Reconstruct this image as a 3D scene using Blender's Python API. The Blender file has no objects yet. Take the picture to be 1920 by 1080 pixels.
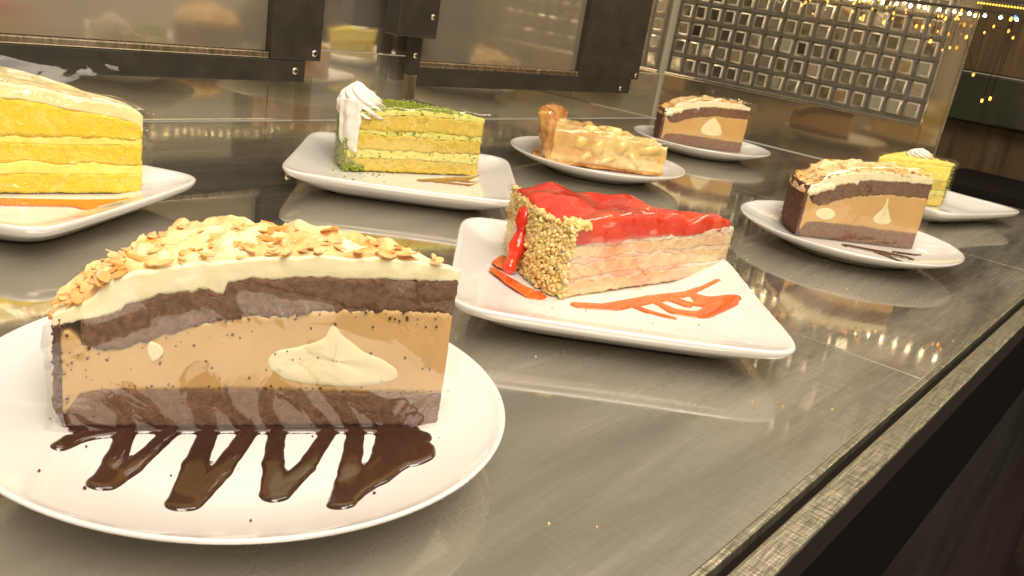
import bpy, bmesh, math, random
from mathutils import Vector, Matrix, noise
random.seed(7)
S = bpy.context.scene
COL = S.collection
PI = math.pi
R_ = math.radians

# ------------------------------------------------------------------ camera
cam_d = bpy.data.cameras.new('camera'); cam = bpy.data.objects.new('camera', cam_d); COL.objects.link(cam)
S.camera = cam
pit, rol, yaw = R_(18.6), R_(9.47), R_(36.9)
H = Vector((math.cos(yaw), math.sin(yaw), 0)); R0 = Vector((math.sin(yaw), -math.cos(yaw), 0)); Z = Vector((0, 0, 1))
F = H*math.cos(pit) - Z*math.sin(pit); D0 = -(Z*math.cos(pit) + H*math.sin(pit))
RR = R0*math.cos(rol) - D0*math.sin(rol); DD = R0*math.sin(rol) + D0*math.cos(rol)
m = Matrix((RR, -DD, -F)).transposed().to_4x4(); m.translation = Vector((0, 0, .165))
cam.matrix_world = m
cam_d.sensor_width = 36; cam_d.lens = 1618/1920*36
cam_d.clip_start = .01; cam_d.clip_end = 60
cam_d.dof.use_dof = True; cam_d.dof.focus_distance = .42; cam_d.dof.aperture_fstop = 42

# ------------------------------------------------------------------ world, light, exposure
W = bpy.data.worlds.new('World'); S.world = W; W.use_nodes = True
bg = W.node_tree.nodes['Background']; bg.inputs[0].default_value = (1, .84, .60, 1); bg.inputs[1].default_value = .43
S.view_settings.view_transform = 'Standard'; S.view_settings.look = 'None'
S.view_settings.exposure = -.03; S.view_settings.gamma = 1
S.render.engine = 'CYCLES'
S.cycles.max_bounces = 10; S.cycles.glossy_bounces = 6; S.cycles.transparent_max_bounces = 16
S.cycles.sample_clamp_indirect = 6; S.cycles.use_denoising = True
S.cycles.caustics_reflective = True; S.cycles.blur_glossy = .6; S.cycles.caustics_refractive = False

def area(name, loc, target, sx, sy, energy, col):
    d = bpy.data.lights.new(name, 'AREA'); d.shape = 'RECTANGLE'; d.size = sx; d.size_y = sy
    d.energy = energy; d.color = col
    o = bpy.data.objects.new(name, d); COL.objects.link(o); o.location = loc
    o.rotation_euler = (Vector(target) - Vector(loc)).to_track_quat('-Z', 'Y').to_euler()
    return o
WARM = (1, .85, .66)
area('canopy_lamp', (.55, .10, .92), (.55, .34, 0), 1.6, .30, 10.0, WARM)
area('front_fill', (-.35, -.75, 1.7), (.4, .3, 0), 1.1, 1.1, 44, (1, .90, .79))  # unseen fill added to brighten faces turned to the camera

# ------------------------------------------------------------------ helpers
def mesh(name, V, Fc, mat=None, parent=None, smooth=True):
    me = bpy.data.meshes.new(name); me.from_pydata([tuple(v) for v in V], [], Fc); me.update()
    bm = bmesh.new(); bm.from_mesh(me); bmesh.ops.recalc_face_normals(bm, faces=bm.faces); bm.to_mesh(me); bm.free()
    for p in me.polygons: p.use_smooth = smooth
    o = bpy.data.objects.new(name, me); COL.objects.link(o)
    if mat: me.materials.append(mat)
    if parent: o.parent = parent
    return o
def bmobj(name, bm, mat, parent=None, smooth=True):
    me = bpy.data.meshes.new(name); bm.to_mesh(me); bm.free()
    for p in me.polygons: p.use_smooth = smooth
    me.materials.append(mat)
    o = bpy.data.objects.new(name, me); COL.objects.link(o)
    if parent: o.parent = parent
    return o
def tag(o, label, cat, group=None, kind=None):
    o['label'] = label
    if cat: o['category'] = cat
    if group: o['group'] = group
    if kind: o['kind'] = kind
    return o
def empty(name, loc, rz=0):
    o = bpy.data.objects.new(name, None); COL.objects.link(o); o.location = loc; o.rotation_euler = (0, 0, rz)
    o.empty_display_size = .02
    return o
def stuff(o): o['kind'] = 'stuff'; return o
def add_box(bm, x0, x1, y0, y1, z0, z1, bev=0):
    r = bmesh.ops.create_cube(bm, size=1)
    for v in r['verts']:
        v.co = Vector(((x0+x1)/2 + v.co.x*(x1-x0), (y0+y1)/2 + v.co.y*(y1-y0), (z0+z1)/2 + v.co.z*(z1-z0)))
    if bev:
        es = list({e for v in r['verts'] for e in v.link_edges})
        bmesh.ops.bevel(bm, geom=es, offset=bev, segments=2, affect='EDGES', profile=.5)
def box(name, x0, x1, y0, y1, z0, z1, mat, parent=None, bev=.0008):
    bm = bmesh.new(); add_box(bm, x0, x1, y0, y1, z0, z1, bev)
    return bmobj(name, bm, mat, parent, False)
def nz(p, f, seed=0): return noise.noise(Vector((p[0]*f+seed*7.3, p[1]*f-seed*3.1, p[2]*f+seed*1.7)))
def nv(p, f, seed=0): return noise.noise_vector(Vector((p[0]*f+seed*7.3, p[1]*f-seed*3.1, p[2]*f+seed*1.7)))
def lerp(a, b, t): return a + (b-a)*t
def sm(t): t = max(0, min(1, t)); return t*t*(3-2*t)
def table(pts):
    pts = sorted(pts)
    def f(r):
        if r <= pts[0][0]: return pts[0][1]
        for (a, b), (c, d) in zip(pts, pts[1:]):
            if r <= c: return lerp(b, d, (r-a)/(c-a) if c > a else 1)
        return pts[-1][1]
    return f

# ------------------------------------------------------------------ materials
def new(name):
    M = bpy.data.materials.new(name); M.use_nodes = True; nt = M.node_tree
    b = nt.nodes['Principled BSDF']; return M, nt, b
def N(nt, t, **kw):
    n = nt.nodes.new(t)
    for k, v in kw.items():
        if k.startswith('i_'):
            key = k[2:].replace('_', ' ')
            n.inputs[key].default_value = v
        else: setattr(n, k, v)
    return n
def ramp(nt, fac, stops, interp='LINEAR'):
    r = nt.nodes.new('ShaderNodeValToRGB'); r.color_ramp.interpolation = interp
    while len(r.color_ramp.elements) < len(stops): r.color_ramp.elements.new(.5)
    for e, (p, c) in zip(r.color_ramp.elements, stops):
        e.position = p; e.color = (*c, 1) if len(c) == 3 else c
    nt.links.new(fac, r.inputs[0]); return r.outputs[0]
def coords(nt, scale=(1, 1, 1), obj=True):
    tc = nt.nodes.new('ShaderNodeTexCoord'); mp = nt.nodes.new('ShaderNodeMapping'); mp.inputs['Scale'].default_value = scale
    nt.links.new(tc.outputs['Object'], mp.inputs[0]); return mp.outputs[0]
def noise_t(nt, vec, scale, detail=4, rough=.55, dist=0):
    n = nt.nodes.new('ShaderNodeTexNoise'); n.inputs['Scale'].default_value = scale; n.inputs['Detail'].default_value = detail
    n.inputs['Roughness'].default_value = rough; n.inputs['Distortion'].default_value = dist
    nt.links.new(vec, n.inputs['Vector']); return n.outputs['Fac']
def bump(nt, b, h, strength, dist=.001):
    n = nt.nodes.new('ShaderNodeBump'); n.inputs['Strength'].default_value = strength; n.inputs['Distance'].default_value = dist
    nt.links.new(h, n.inputs['Height']); nt.links.new(n.outputs[0], b.inputs['Normal'])
def mixc(nt, fac, a, b_, mode='MIX'):
    n = nt.nodes.new('ShaderNodeMix'); n.data_type = 'RGBA'; n.blend_type = mode
    for s, v in ((0, fac), (6, a), (7, b_)):
        if hasattr(v, 'is_output') or isinstance(v, bpy.types.NodeSocket): nt.links.new(v, n.inputs[s])
        else: n.inputs[s].default_value = v if s == 0 else ((*v, 1) if len(v) == 3 else v)
    return n.outputs[2]
def food(name, c1, c2, scale=150, rough=.55, sss=0, bs=.5, bd=.0006, specks=None, speck_scale=260, speck_th=.13, coat=0, bscale=None, c3=None, rad=(1, .5, .25), sscale=.004):
    M, nt, b = new(name); v = coords(nt)
    n = noise_t(nt, v, scale, 5, .6)
    col = ramp(nt, n, [(.32, c1), (.68, c2)])
    if c3:
        n3 = noise_t(nt, v, scale*.22, 3, .6)
        col = mixc(nt, ramp(nt, n3, [(.46, (0, 0, 0)), (.62, (1, 1, 1))]), col, c3)
    if specks:
        vo = nt.nodes.new('ShaderNodeTexVoronoi'); vo.inputs['Scale'].default_value = speck_scale
        nt.links.new(v, vo.inputs['Vector'])
        n2 = noise_t(nt, v, speck_scale*.28, 2)
        mth = nt.nodes.new('ShaderNodeMath'); mth.operation = 'MULTIPLY'; nt.links.new(n2, mth.inputs[0]); mth.inputs[1].default_value = speck_th*2
        lt = nt.nodes.new('ShaderNodeMath'); lt.operation = 'LESS_THAN'
        nt.links.new(vo.outputs['Distance'], lt.inputs[0]); 
        gt = nt.nodes.new('ShaderNodeMath'); gt.operation = 'SUBTRACT'; nt.links.new(mth.outputs[0], gt.inputs[0]); gt.inputs[1].default_value = speck_th*.72
        nt.links.new(gt.outputs[0], lt.inputs[1])
        col = mixc(nt, lt.outputs[0], col, specks)
    nt.links.new(col, b.inputs['Base Color'])
    b.inputs['Roughness'].default_value = rough
    if sss:
        b.inputs['Subsurface Weight'].default_value = sss; b.inputs['Subsurface Radius'].default_value = rad; b.inputs['Subsurface Scale'].default_value = sscale
    if coat: b.inputs['Coat Weight'].default_value = coat; b.inputs['Coat Roughness'].default_value = .08
    nb = noise_t(nt, v, bscale or scale*2.5, 4, .7)
    bump(nt, b, nb, bs, bd)
    return M
M_cream = food('vanilla_cream', (.86, .76, .46), (.90, .82, .56), 60, .42, .25, .3, .0005)
M_cream_blob = food('cream_filling', (.82, .71, .42), (.86, .77, .49), 80, .45, .25, .15, .0003)
M_mousse = food('coffee_mousse', (.58, .355, .125), (.64, .40, .15), 45, .40, .25, .25, .0003, specks=(.16, .05, .02), speck_scale=300, speck_th=.11)
M_choc = food('chocolate_sponge', (.11, .050, .027), (.27, .13, .070), 420, .8, 0, .9, .0010)
M_choc_base = food('chocolate_base', (.14, .066, .038), (.27, .135, .078), 340, .75, 0, .9, .0008)
M_crust = food('chocolate_crust', (.060, .020, .010), (.17, .062, .028), 300, .85, 0, 1, .0012)
M_almond = food('almond_topping', (.86, .56, .22), (.90, .80, .50), 70, .55, .15, .9, .0014, c3=(.78, .33, .06))
M_flake = food('almond_flakes', (.74, .44, .15), (.86, .66, .34), 120, .5, .1, .3, .0004, c3=(.66, .29, .06))
M_yspg = food('yellow_sponge', (.96, .70, .035), (.97, .78, .08), 330, .75, .2, .9, .0014, specks=(.84, .52, .03), speck_scale=320, speck_th=.34)  # darker specks: shade of crumb pits put into the colour
M_ycream = food('yellow_cream', (.96, .80, .12), (.97, .85, .22), 60, .45, .25, .2, .0005)
M_ytop = food('mango_glaze', (.96, .84, .34), (.96, .88, .52), 40, .2, .25, .2, .0005, coat=.5, c3=(.94, .72, .36))
M_gspg = food('pandan_sponge', (.78, .58, .08), (.86, .66, .13), 260, .85, .1, 1, .0018, specks=(.45, .38, .05), speck_scale=330, speck_th=.55)
M_gcream = food('pandan_cream', (.70, .67, .13), (.78, .74, .24), 260, .6, .15, .6, .0007, specks=(.22, .30, .04), speck_scale=310, speck_th=.80)
M_gcrumb = food('green_crumbs', (.17, .25, .018), (.44, .47, .06), 420, .85, 0, 1, .001)
M_whip = food('whipped_cream', (.84, .80, .72), (.88, .85, .78), 60, .45, .25, .25, .0005)
M_straw = food('strawberry_jelly', (.70, .018, .008), (.92, .12, .025), 26, .14, .6, .12, .0006, coat=.5, c3=(.56, .006, .004), sscale=.008, rad=(1, .22, .06))
M_sspg = food('strawberry_sponge', (.88, .64, .32), (.90, .76, .48), 170, .8, .25, .9, .0014, c3=(.88, .54, .34), specks=(.66, .34, .12), speck_scale=280, speck_th=.42)  # specks again paint the shade inside open crumb
M_scream = food('strawberry_cream', (.86, .70, .54), (.90, .82, .70), 140, .5, .25, .6, .0006, c3=(.84, .48, .34))
M_nut = food('golden_nuts', (.74, .48, .13), (.90, .74, .34), 200, .55, .15, .6, .0006)
M_redsauce = food('strawberry_sauce', (.66, .070, .010), (.80, .15, .018), 60, .08, .3, .1, .0003, coat=1, rad=(1, .2, .08))
M_pcrust = food('pie_crust', (.66, .32, .07), (.80, .50, .17), 160, .6, .1, .8, .001, c3=(.40, .13, .02))
M_papple = food('apple_filling', (.74, .52, .16), (.84, .66, .28), 90, .22, .3, .4, .0008, coat=.6, c3=(.66, .38, .12))
M_pchunk = food('apple_chunk', (.82, .56, .14), (.85, .66, .26), 70, .2, .3, .3, .0006, coat=.6)
M_csauce = food('chocolate_sauce', (.022, .007, .004), (.045, .014, .006), 40, .10, 0, .05, .0003, coat=1)
M_bsauce = food('caramel_sauce', (.16, .055, .015), (.24, .09, .025), 60, .12, 0, .1, .0003, coat=1)

def ceramic():
    M, nt, b = new('white_ceramic'); v = coords(nt)
    n = noise_t(nt, v, 22, 3)
    nt.links.new(ramp(nt, n, [(.3, (.72, .70, .675)), (.7, (.76, .74, .715))]), b.inputs['Base Color'])
    b.inputs['Roughness'].default_value = .12; b.inputs['Coat Weight'].default_value = .6; b.inputs['Coat Roughness'].default_value = .04
    bump(nt, b, noise_t(nt, v, 60, 2), .06, .0008)
    return M
M_cer = ceramic()

def film():
    M = bpy.data.materials.new('clear_film'); M.use_nodes = True; nt = M.node_tree; nt.nodes.clear()
    out = N(nt, 'ShaderNodeOutputMaterial'); tr = N(nt, 'ShaderNodeBsdfTransparent'); gl = N(nt, 'ShaderNodeBsdfGlossy'); mx = N(nt, 'ShaderNodeMixShader')
    tr.inputs[0].default_value = (.985, .98, .965, 1); gl.inputs['Roughness'].default_value = .04; gl.inputs[0].default_value = (1, .97, .92, 1)
    v = coords(nt); n = noise_t(nt, v, 26, 3, .5, 1.2)
    rg = nt.nodes.new('ShaderNodeMath'); rg.operation = 'SUBTRACT'; rg.inputs[1].default_value = .5; nt.links.new(n, rg.inputs[0])
    ab = nt.nodes.new('ShaderNodeMath'); ab.operation = 'ABSOLUTE'; nt.links.new(rg.outputs[0], ab.inputs[0])
    bp = N(nt, 'ShaderNodeBump'); bp.inputs['Strength'].default_value = .20; bp.inputs['Distance'].default_value = .006
    nt.links.new(ab.outputs[0], bp.inputs['Height']); nt.links.new(bp.outputs[0], gl.inputs['Normal'])
    lw = N(nt, 'ShaderNodeLayerWeight'); lw.inputs['Blend'].default_value = .28; nt.links.new(bp.outputs[0], lw.inputs['Normal'])
    mr = N(nt, 'ShaderNodeMapRange'); mr.inputs['To Min'].default_value = .085; mr.inputs['To Max'].default_value = .28
    nt.links.new(lw.outputs['Facing'], mr.inputs['Value'])
    nt.links.new(mr.outputs[0], mx.inputs[0]); nt.links.new(tr.outputs[0], mx.inputs[1]); nt.links.new(gl.outputs[0], mx.inputs[2])
    nt.links.new(mx.outputs[0], out.inputs[0]); return M
M_film = film()
M_loose = M_film.copy(); M_loose.name = 'loose_clear_film'
for n_ in M_loose.node_tree.nodes:
    if n_.bl_idname == 'ShaderNodeMapRange': n_.inputs['To Min'].default_value = .02; n_.inputs['To Max'].default_value = .035
    if n_.bl_idname == 'ShaderNodeBsdfGlossy': n_.inputs['Roughness'].default_value = .30
M_crinkle = M_film.copy(); M_crinkle.name = 'crinkled_film'
for n_ in M_crinkle.node_tree.nodes:
    if n_.bl_idname == 'ShaderNodeBump': n_.inputs['Strength'].default_value = 1.0; n_.inputs['Distance'].default_value = .012
    if n_.bl_idname == 'ShaderNodeTexNoise': n_.inputs['Scale'].default_value = 34
    if n_.bl_idname == 'ShaderNodeMapRange': n_.inputs['To Min'].default_value = .035; n_.inputs['To Max'].default_value = .38

def simple(name, col, rough=.5, metal=0, coat=0, var=0, vs=(30, 30, 30), bs=0):
    M, nt, b = new(name); b.inputs['Base Color'].default_value = (*col, 1); b.inputs['Roughness'].default_value = rough
    b.inputs['Metallic'].default_value = metal; b.inputs['Coat Weight'].default_value = coat
    if var:
        v = coords(nt, vs); n = noise_t(nt, v, 1, 5, .65)
        lo = tuple(c*(1-var) for c in col); hi = tuple(min(1, c*(1+var)) for c in col)
        nt.links.new(ramp(nt, n, [(.3, lo), (.7, hi)]), b.inputs['Base Color'])
        nt.links.new(ramp(nt, n, [(.3, (rough*.8,)*3), (.7, (min(1, rough*1.25),)*3)]), b.inputs['Roughness'])
        if bs: bump(nt, b, n, bs, .0008)
    return M
M_black = simple('black_aluminium', (.026, .022, .017), .40, 0, .1, .25, (40, 40, 40))
M_screw = simple('zinc_screw', (.55, .50, .40), .3, 1)
M_dark = simple('black_recess', (.008, .0065, .005), .8); M_dark.node_tree.nodes['Principled BSDF'].inputs['Specular IOR Level'].default_value = .08
M_ledge_metal = simple('door_ledge_metal', (.42, .36, .27), .25, 1, 0, .3, (200, 20, 20))
M_wood = simple('brown_wood', (.065, .036, .010), .5, 0, .1, .5, (60, 60, 5))
M_wood2 = simple('dark_green_panel', (.022, .023, .012), .35, 0, .2, .5, (9, 9, 3))
M_fascia = simple('olive_fascia', (.018, .016, .010), .55, 0, .0, .5, (6, 6, 14))
M_red = simple('reddish_plinth', (.030, .008, .004), .7, 0, 0, .4, (8, 8, 8))

def mirror(name, col, rough, wav=.0, wsc=8, diff=.0, dcol=(.2, .17, .12), rvar=0):
    M, nt, b = new(name); v = coords(nt)
    b.inputs['Metallic'].default_value = 1-diff; b.inputs['Base Color'].default_value = (*col, 1); b.inputs['Roughness'].default_value = rough
    if rvar:
        n = noise_t(nt, v, 14, 5, .65)
        nt.links.new(ramp(nt, n, [(.35, (rough,)*3), (.75, (rough+rvar,)*3)]), b.inputs['Roughness'])
        nt.links.new(ramp(nt, noise_t(nt, v, 5, 4), [(.3, tuple(c*.8 for c in col)), (.7, col)]), b.inputs['Base Color'])
    if wav: bump(nt, b, noise_t(nt, v, wsc, 2, .4), wav, .02)
    return M
M_wall = mirror('polished_steel_wall', (.74, .68, .54), .03, .08, 6, diff=.22, rvar=.05)
M_glassdark = mirror('hazed_tinted_glass', (.46, .40, .30), .05, .02, 5, diff=.32, rvar=.08)  # brown tint; haze of the front glass put into the paler, part-diffuse colour
M_mir = mirror('rear_mirror', (.78, .71, .58), .04, .05, 9, diff=.12, rvar=.03)
M_endmir = mirror('end_mirror', (.48, .39, .26), .05, .02, 4, diff=.15, rvar=.05)

def shelf_mat():
    M = bpy.data.materials.new('polished_shelf_metal'); M.use_nodes = True; nt = M.node_tree; nt.nodes.clear()
    out = N(nt, 'ShaderNodeOutputMaterial'); gl = N(nt, 'ShaderNodeBsdfGlossy'); gr = N(nt, 'ShaderNodeBsdfGlossy'); df = N(nt, 'ShaderNodeBsdfDiffuse')
    tc = N(nt, 'ShaderNodeTexCoord')
    sep = N(nt, 'ShaderNodeSeparateXYZ'); nt.links.new(tc.outputs['Object'], sep.inputs[0])
    streak = noise_t(nt, coords(nt, (3.2, 26, 1)), 1, 6, .62, .5)
    streak2 = noise_t(nt, coords(nt, (40, 420, 1)), 1, 3, .6)
    cross = noise_t(nt, coords(nt, (420, 40, 1)), 1, 3, .6)
    blot = noise_t(nt, coords(nt), 9, 4, .6)
    # wear towards the front edge (hands slide plates there)
    wear = N(nt, 'ShaderNodeMapRange'); wear.interpolation_type = 'SMOOTHSTEP'
    wear.inputs['From Min'].default_value = .21; wear.inputs['From Max'].default_value = .09
    nt.links.new(sep.outputs['Y'], wear.inputs['Value'])
    mul = N(nt, 'ShaderNodeMath', operation='MULTIPLY'); nt.links.new(streak2, mul.inputs[0]); nt.links.new(cross, mul.inputs[1])
    sc = ramp(nt, mul.outputs[0], [(.20, (0, 0, 0)), (.36, (1, 1, 1))])
    st = ramp(nt, streak, [(.35, (0, 0, 0)), (.65, (1, 1, 1))])
    def scratch(rot, seed, th):
        mp = N(nt, 'ShaderNodeMapping'); mp.inputs['Rotation'].default_value = (0, 0, rot); mp.inputs['Scale'].default_value = (5, 700, 1); mp.inputs['Location'].default_value = (seed, seed, 0)
        nt.links.new(tc.outputs['Object'], mp.inputs[0]); q = noise_t(nt, mp.outputs[0], 1, 2, .5)
        return ramp(nt, q, [(th, (0, 0, 0)), (th+.03, (1, 1, 1))])
    s1_ = N(nt, 'ShaderNodeMath', operation='MAXIMUM'); nt.links.new(scratch(.5, 3, .70), s1_.inputs[0]); nt.links.new(scratch(-.35, 9, .71), s1_.inputs[1])
    s2_ = N(nt, 'ShaderNodeMath', operation='MAXIMUM'); nt.links.new(s1_.outputs[0], s2_.inputs[0]); nt.links.new(scratch(1.2, 5, .72), s2_.inputs[1])
    # factor of dull scratched metal
    a = N(nt, 'ShaderNodeMath', operation='MULTIPLY'); nt.links.new(sc, a.inputs[0]); nt.links.new(wear.outputs[0], a.inputs[1])
    b2 = N(nt, 'ShaderNodeMath', operation='MULTIPLY'); nt.links.new(st, b2.inputs[0]); b2.inputs[1].default_value = .42
    far = N(nt, 'ShaderNodeMapRange'); far.interpolation_type = 'SMOOTHSTEP'; far.inputs['From Min'].default_value = .46; far.inputs['From Max'].default_value = .20; far.inputs['To Min'].default_value = .04; far.inputs['To Max'].default_value = .36
    nt.links.new(sep.outputs['Y'], far.inputs['Value']); nt.links.new(far.outputs[0], b2.inputs[1])
    c = N(nt, 'ShaderNodeMath', operation='MULTIPLY_ADD'); nt.links.new(a.outputs[0], c.inputs[0]); c.inputs[1].default_value = .22; nt.links.new(b2.outputs[0], c.inputs[2])
    d = N(nt, 'ShaderNodeMath', operation='MULTIPLY_ADD'); nt.links.new(wear.outputs[0], d.inputs[0]); d.inputs[1].default_value = .28; nt.links.new(c.outputs[0], d.inputs[2])
    e_ = N(nt, 'ShaderNodeMath', operation='MULTIPLY_ADD'); nt.links.new(s2_.outputs[0], e_.inputs[0]); e_.inputs[1].default_value = .65; nt.links.new(d.outputs[0], e_.inputs[2]); d = e_
    d.use_clamp = True
    gl.inputs[0].default_value = (.70, .67, .61, 1)
    nt.links.new(ramp(nt, noise_t(nt, coords(nt, (5, 14, 1)), 1, 6, .7, .8), [(.38, (.022,)*3), (.72, (.13,)*3)]), gl.inputs['Roughness'])
    bp = N(nt, 'ShaderNodeBump'); bp.inputs['Strength'].default_value = .04; bp.inputs['Distance'].default_value = .002
    nt.links.new(blot, bp.inputs['Height']); nt.links.new(bp.outputs[0], gl.inputs['Normal'])
    gr.inputs[0].default_value = (.74, .70, .60, 1); gr.inputs['Roughness'].default_value = .32
    bp2 = N(nt, 'ShaderNodeBump'); bp2.inputs['Strength'].default_value = .5; bp2.inputs['Distance'].default_value = .0004
    nt.links.new(mul.outputs[0], bp2.inputs['Height']); nt.links.new(bp2.outputs[0], gr.inputs['Normal'])
    nt.links.new(ramp(nt, streak, [(.3, (.08, .076, .068)), (.7, (.34, .32, .27))]), df.inputs[0])
    m0 = N(nt, 'ShaderNodeMixShader'); m0.inputs[0].default_value = .16; nt.links.new(gl.outputs[0], m0.inputs[1]); nt.links.new(df.outputs[0], m0.inputs[2])
    m1 = N(nt, 'ShaderNodeMixShader'); nt.links.new(d.outputs[0], m1.inputs[0]); nt.links.new(m0.outputs[0], m1.inputs[1])
    m2 = N(nt, 'ShaderNodeMixShader'); m2.inputs[0].default_value = .45; nt.links.new(gr.outputs[0], m2.inputs[1]); nt.links.new(df.outputs[0], m2.inputs[2])
    nt.links.new(m2.outputs[0], m1.inputs[2]); nt.links.new(m1.outputs[0], out.inputs[0])
    return M
M_shelf = shelf_mat()
def brushed(name, col, sx, sy, rough=.28):
    M, nt, b = new(name)
    a = noise_t(nt, coords(nt, (sx, sy, sx)), 1, 3, .6); c = noise_t(nt, coords(nt, (sy, sx, sx)), 1, 3, .6)
    mul = N(nt, 'ShaderNodeMath', operation='MULTIPLY'); nt.links.new(a, mul.inputs[0]); nt.links.new(c, mul.inputs[1])
    nt.links.new(ramp(nt, mul.outputs[0], [(.15, tuple(x*.35 for x in col)), (.36, col)]), b.inputs['Base Color'])
    b.inputs['Metallic'].default_value = .8; b.inputs['Roughness'].default_value = rough
    bump(nt, b, mul.outputs[0], .6, .0006); return M
M_edge = brushed('brushed_front_rail', (.66, .61, .46), 60, 900)
def emit(name, col, s):
    M = bpy.data.materials.new(name); M.use_nodes = True; nt = M.node_tree; nt.nodes.clear()
    o = N(nt, 'ShaderNodeOutputMaterial'); e = N(nt, 'ShaderNodeEmission'); e.inputs[0].default_value = (*col, 1); e.inputs[1].default_value = s
    nt.links.new(e.outputs[0], o.inputs[0]); return M
M_led = emit('led_diode', (1, .82, .45), 60)
M_led2 = emit('gold_light', (1, .62, .08), 2.2)
M_amber = emit('amber_glint', (1, .38, .05), 5)
M_ambr2 = emit('soft_amber_glint', (1, .50, .12), 2)
M_blue = emit('blue_glint', (.10, .25, 1), 3)
def clear():
    M = bpy.data.materials.new('acrylic_edge'); M.use_nodes = True; nt = M.node_tree; nt.nodes.clear()
    o = N(nt, 'ShaderNodeOutputMaterial'); t = N(nt, 'ShaderNodeBsdfTransparent'); g = N(nt, 'ShaderNodeBsdfGlossy'); mx = N(nt, 'ShaderNodeMixShader')
    t.inputs[0].default_value = (.9, .88, .8, 1); g.inputs['Roughness'].default_value = .08; mx.inputs[0].default_value = .12
    nt.links.new(t.outputs[0], mx.inputs[1]); nt.links.new(g.outputs[0], mx.inputs[2]); nt.links.new(mx.outputs[0], o.inputs[0]); return M
M_clear = clear()

# ------------------------------------------------------------------ the display case
XA, XB, YF, YB = -.45, 1.34, .0845, .765
seams = [.500, .906]
bm = bmesh.new(); ed = [XA] + seams + [XB]
for a, b in zip(ed, ed[1:]): add_box(bm, a+.0006, b-.0006, YF, YB, -.006, 0, .0005)
sh = bmobj('shelf', bm, M_shelf, None, False); tag(sh, 'polished metal display shelf in butted sheets under the cake plates', None, kind='structure')
gp = box('shelf_underside', XA, XB, YF, YB, -.012, -.0065, M_dark, None, 0); tag(gp, 'dark underside showing in the joints of the metal shelf', None, kind='structure')

t = empty('front_rail', (0, .075, 0)); tag(t, 'brushed metal rail along the front edge of the display shelf', 'rail')
def rb(n, y0, y1, z0, z1, mt, bev=.0006): return box(n, XA, 1.6, y0-.075, y1-.075, z0, z1, mt, t, bev)
rb('inner_lip', .0805, .084, -.006, .0012, M_edge); rb('glass_groove', .0765, .0804, -.010, -.0030, M_dark)
rb('outer_lip', .0655, .0764, -.010, .0008, M_edge, .0012)
t = empty('case_front', (0, .06, -.2)); tag(t, 'dark lower front of the display case below the metal rail', 'case front')
box('black_band', XA, 2.2, 0, .0052, .12, .1995, M_dark, t, 0); box('olive_panel', XA, 2.2, .0, .003, -.06, .1195, M_fascia, t, 0)
box('red_plinth', XA, 2.2, 0, .0025, -.679, -.0605, M_red, t, 0)
fl = box('floor', -3, 4, -3, .50, -.90, -.88, M_red, None, 0); tag(fl, 'dark reddish brown shop floor', None, kind='structure')

# rear wall : steel skirting + mirror
t = empty('rear_wall', (0, YB+.012, 0)); tag(t, 'polished steel rear wall of the case behind the sliding doors', 'wall')
for a, b in ((XA, .5515), (.5525, 1.0995), (1.1005, XB+.03)):
    box('steel_skirting', a, b, -.006, 0, .0, .075, M_wall, t, .0004)
box('mirror_panel', XA, XB+.03, -.005, .001, .076, .345, M_mir, t, .0004)
def screw(x, z, y, parent, r=.0038):
    bm = bmesh.new(); nseg = 20; prof = [(r, 0), (r*.98, .0006), (r*.75, .0013), (r*.35, .0016), (.0002, .0016)]
    rings = [[bm.verts.new((x+p*math.cos(2*PI*i/nseg), y-q, z+p*math.sin(2*PI*i/nseg))) for i in range(nseg)] for p, q in prof]
    for A, B in zip(rings, rings[1:]):
        for i in range(nseg): bm.faces.new((A[i], A[(i+1) % nseg], B[(i+1) % nseg], B[i]))
    o = bmobj('screw', bm, M_screw, parent)
    bm = bmesh.new(); add_box(bm, x-r*.5, x+r*.5, y-.0021, y-.0018, z-r*.11, z+r*.11); add_box(bm, x-r*.11, x+r*.11, y-.0022, y-.0019, z-r*.5, z+r*.5)
    bmobj('cross_slot', bm, M_dark, o, False)
def door(name, x0, x1, sl, sr, label, screws, led=False):
    t = empty(name, ((x0+x1)/2, YB-.006, .043)); tag(t, label, 'door', 'sliding rear doors')
    c = (x0+x1)/2; zt = .30
    def b_(n, a, b, y0, y1, z0, z1, mt, bev=.0008): return box(n, a-c, b-c, y0, y1, z0, z1, mt, t, bev)
    b_('bottom_rail', x0, x1-.018, -.012, 0, .001, .0235, M_black)
    b_('ledge_strip', x0, x1-sr-.001, -.012, -.001, .024, .0300, M_ledge_metal)
    if sl: b_('left_stile', x0, x0+sl, -.010, -.001, .0305, zt, M_black)
    b_('right_stile', x1-sr, x1, -.013, 0, .0236, zt, M_black)
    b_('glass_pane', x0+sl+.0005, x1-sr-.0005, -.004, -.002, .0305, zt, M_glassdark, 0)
    for x, z in screws: screw(x-c, z-.043, -.012 if z < .06 else -.0132, t)
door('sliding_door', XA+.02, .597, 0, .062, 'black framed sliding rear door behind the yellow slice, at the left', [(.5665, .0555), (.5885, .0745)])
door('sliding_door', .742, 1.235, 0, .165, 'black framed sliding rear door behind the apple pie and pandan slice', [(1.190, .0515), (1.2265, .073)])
t = empty('door_handle_post', (.72, YB-.03, .094)); tag(t, 'thick black door post hanging between the two sliding doors', 'door post')
box('post_body', -.040, .022, -.012, .010, .008, .36, M_black, t, .002); screw(.012, .032, -.0122, t, .0036)
t = empty('door_bracket', (.727, YB-.018, .04)); tag(t, 'slim black bracket with two screws under the hanging door post', 'bracket')
box('black_strip', -.0045, .0135, -.004, .004, .018, .062, M_black, t); box('steel_tab', -.0045, .0095, -.005, .003, -.012, .0175, M_ledge_metal, t)
screw(.004, .040, -.0042, t, .0036); screw(.023, .008, .008, t, .0036)
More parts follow.
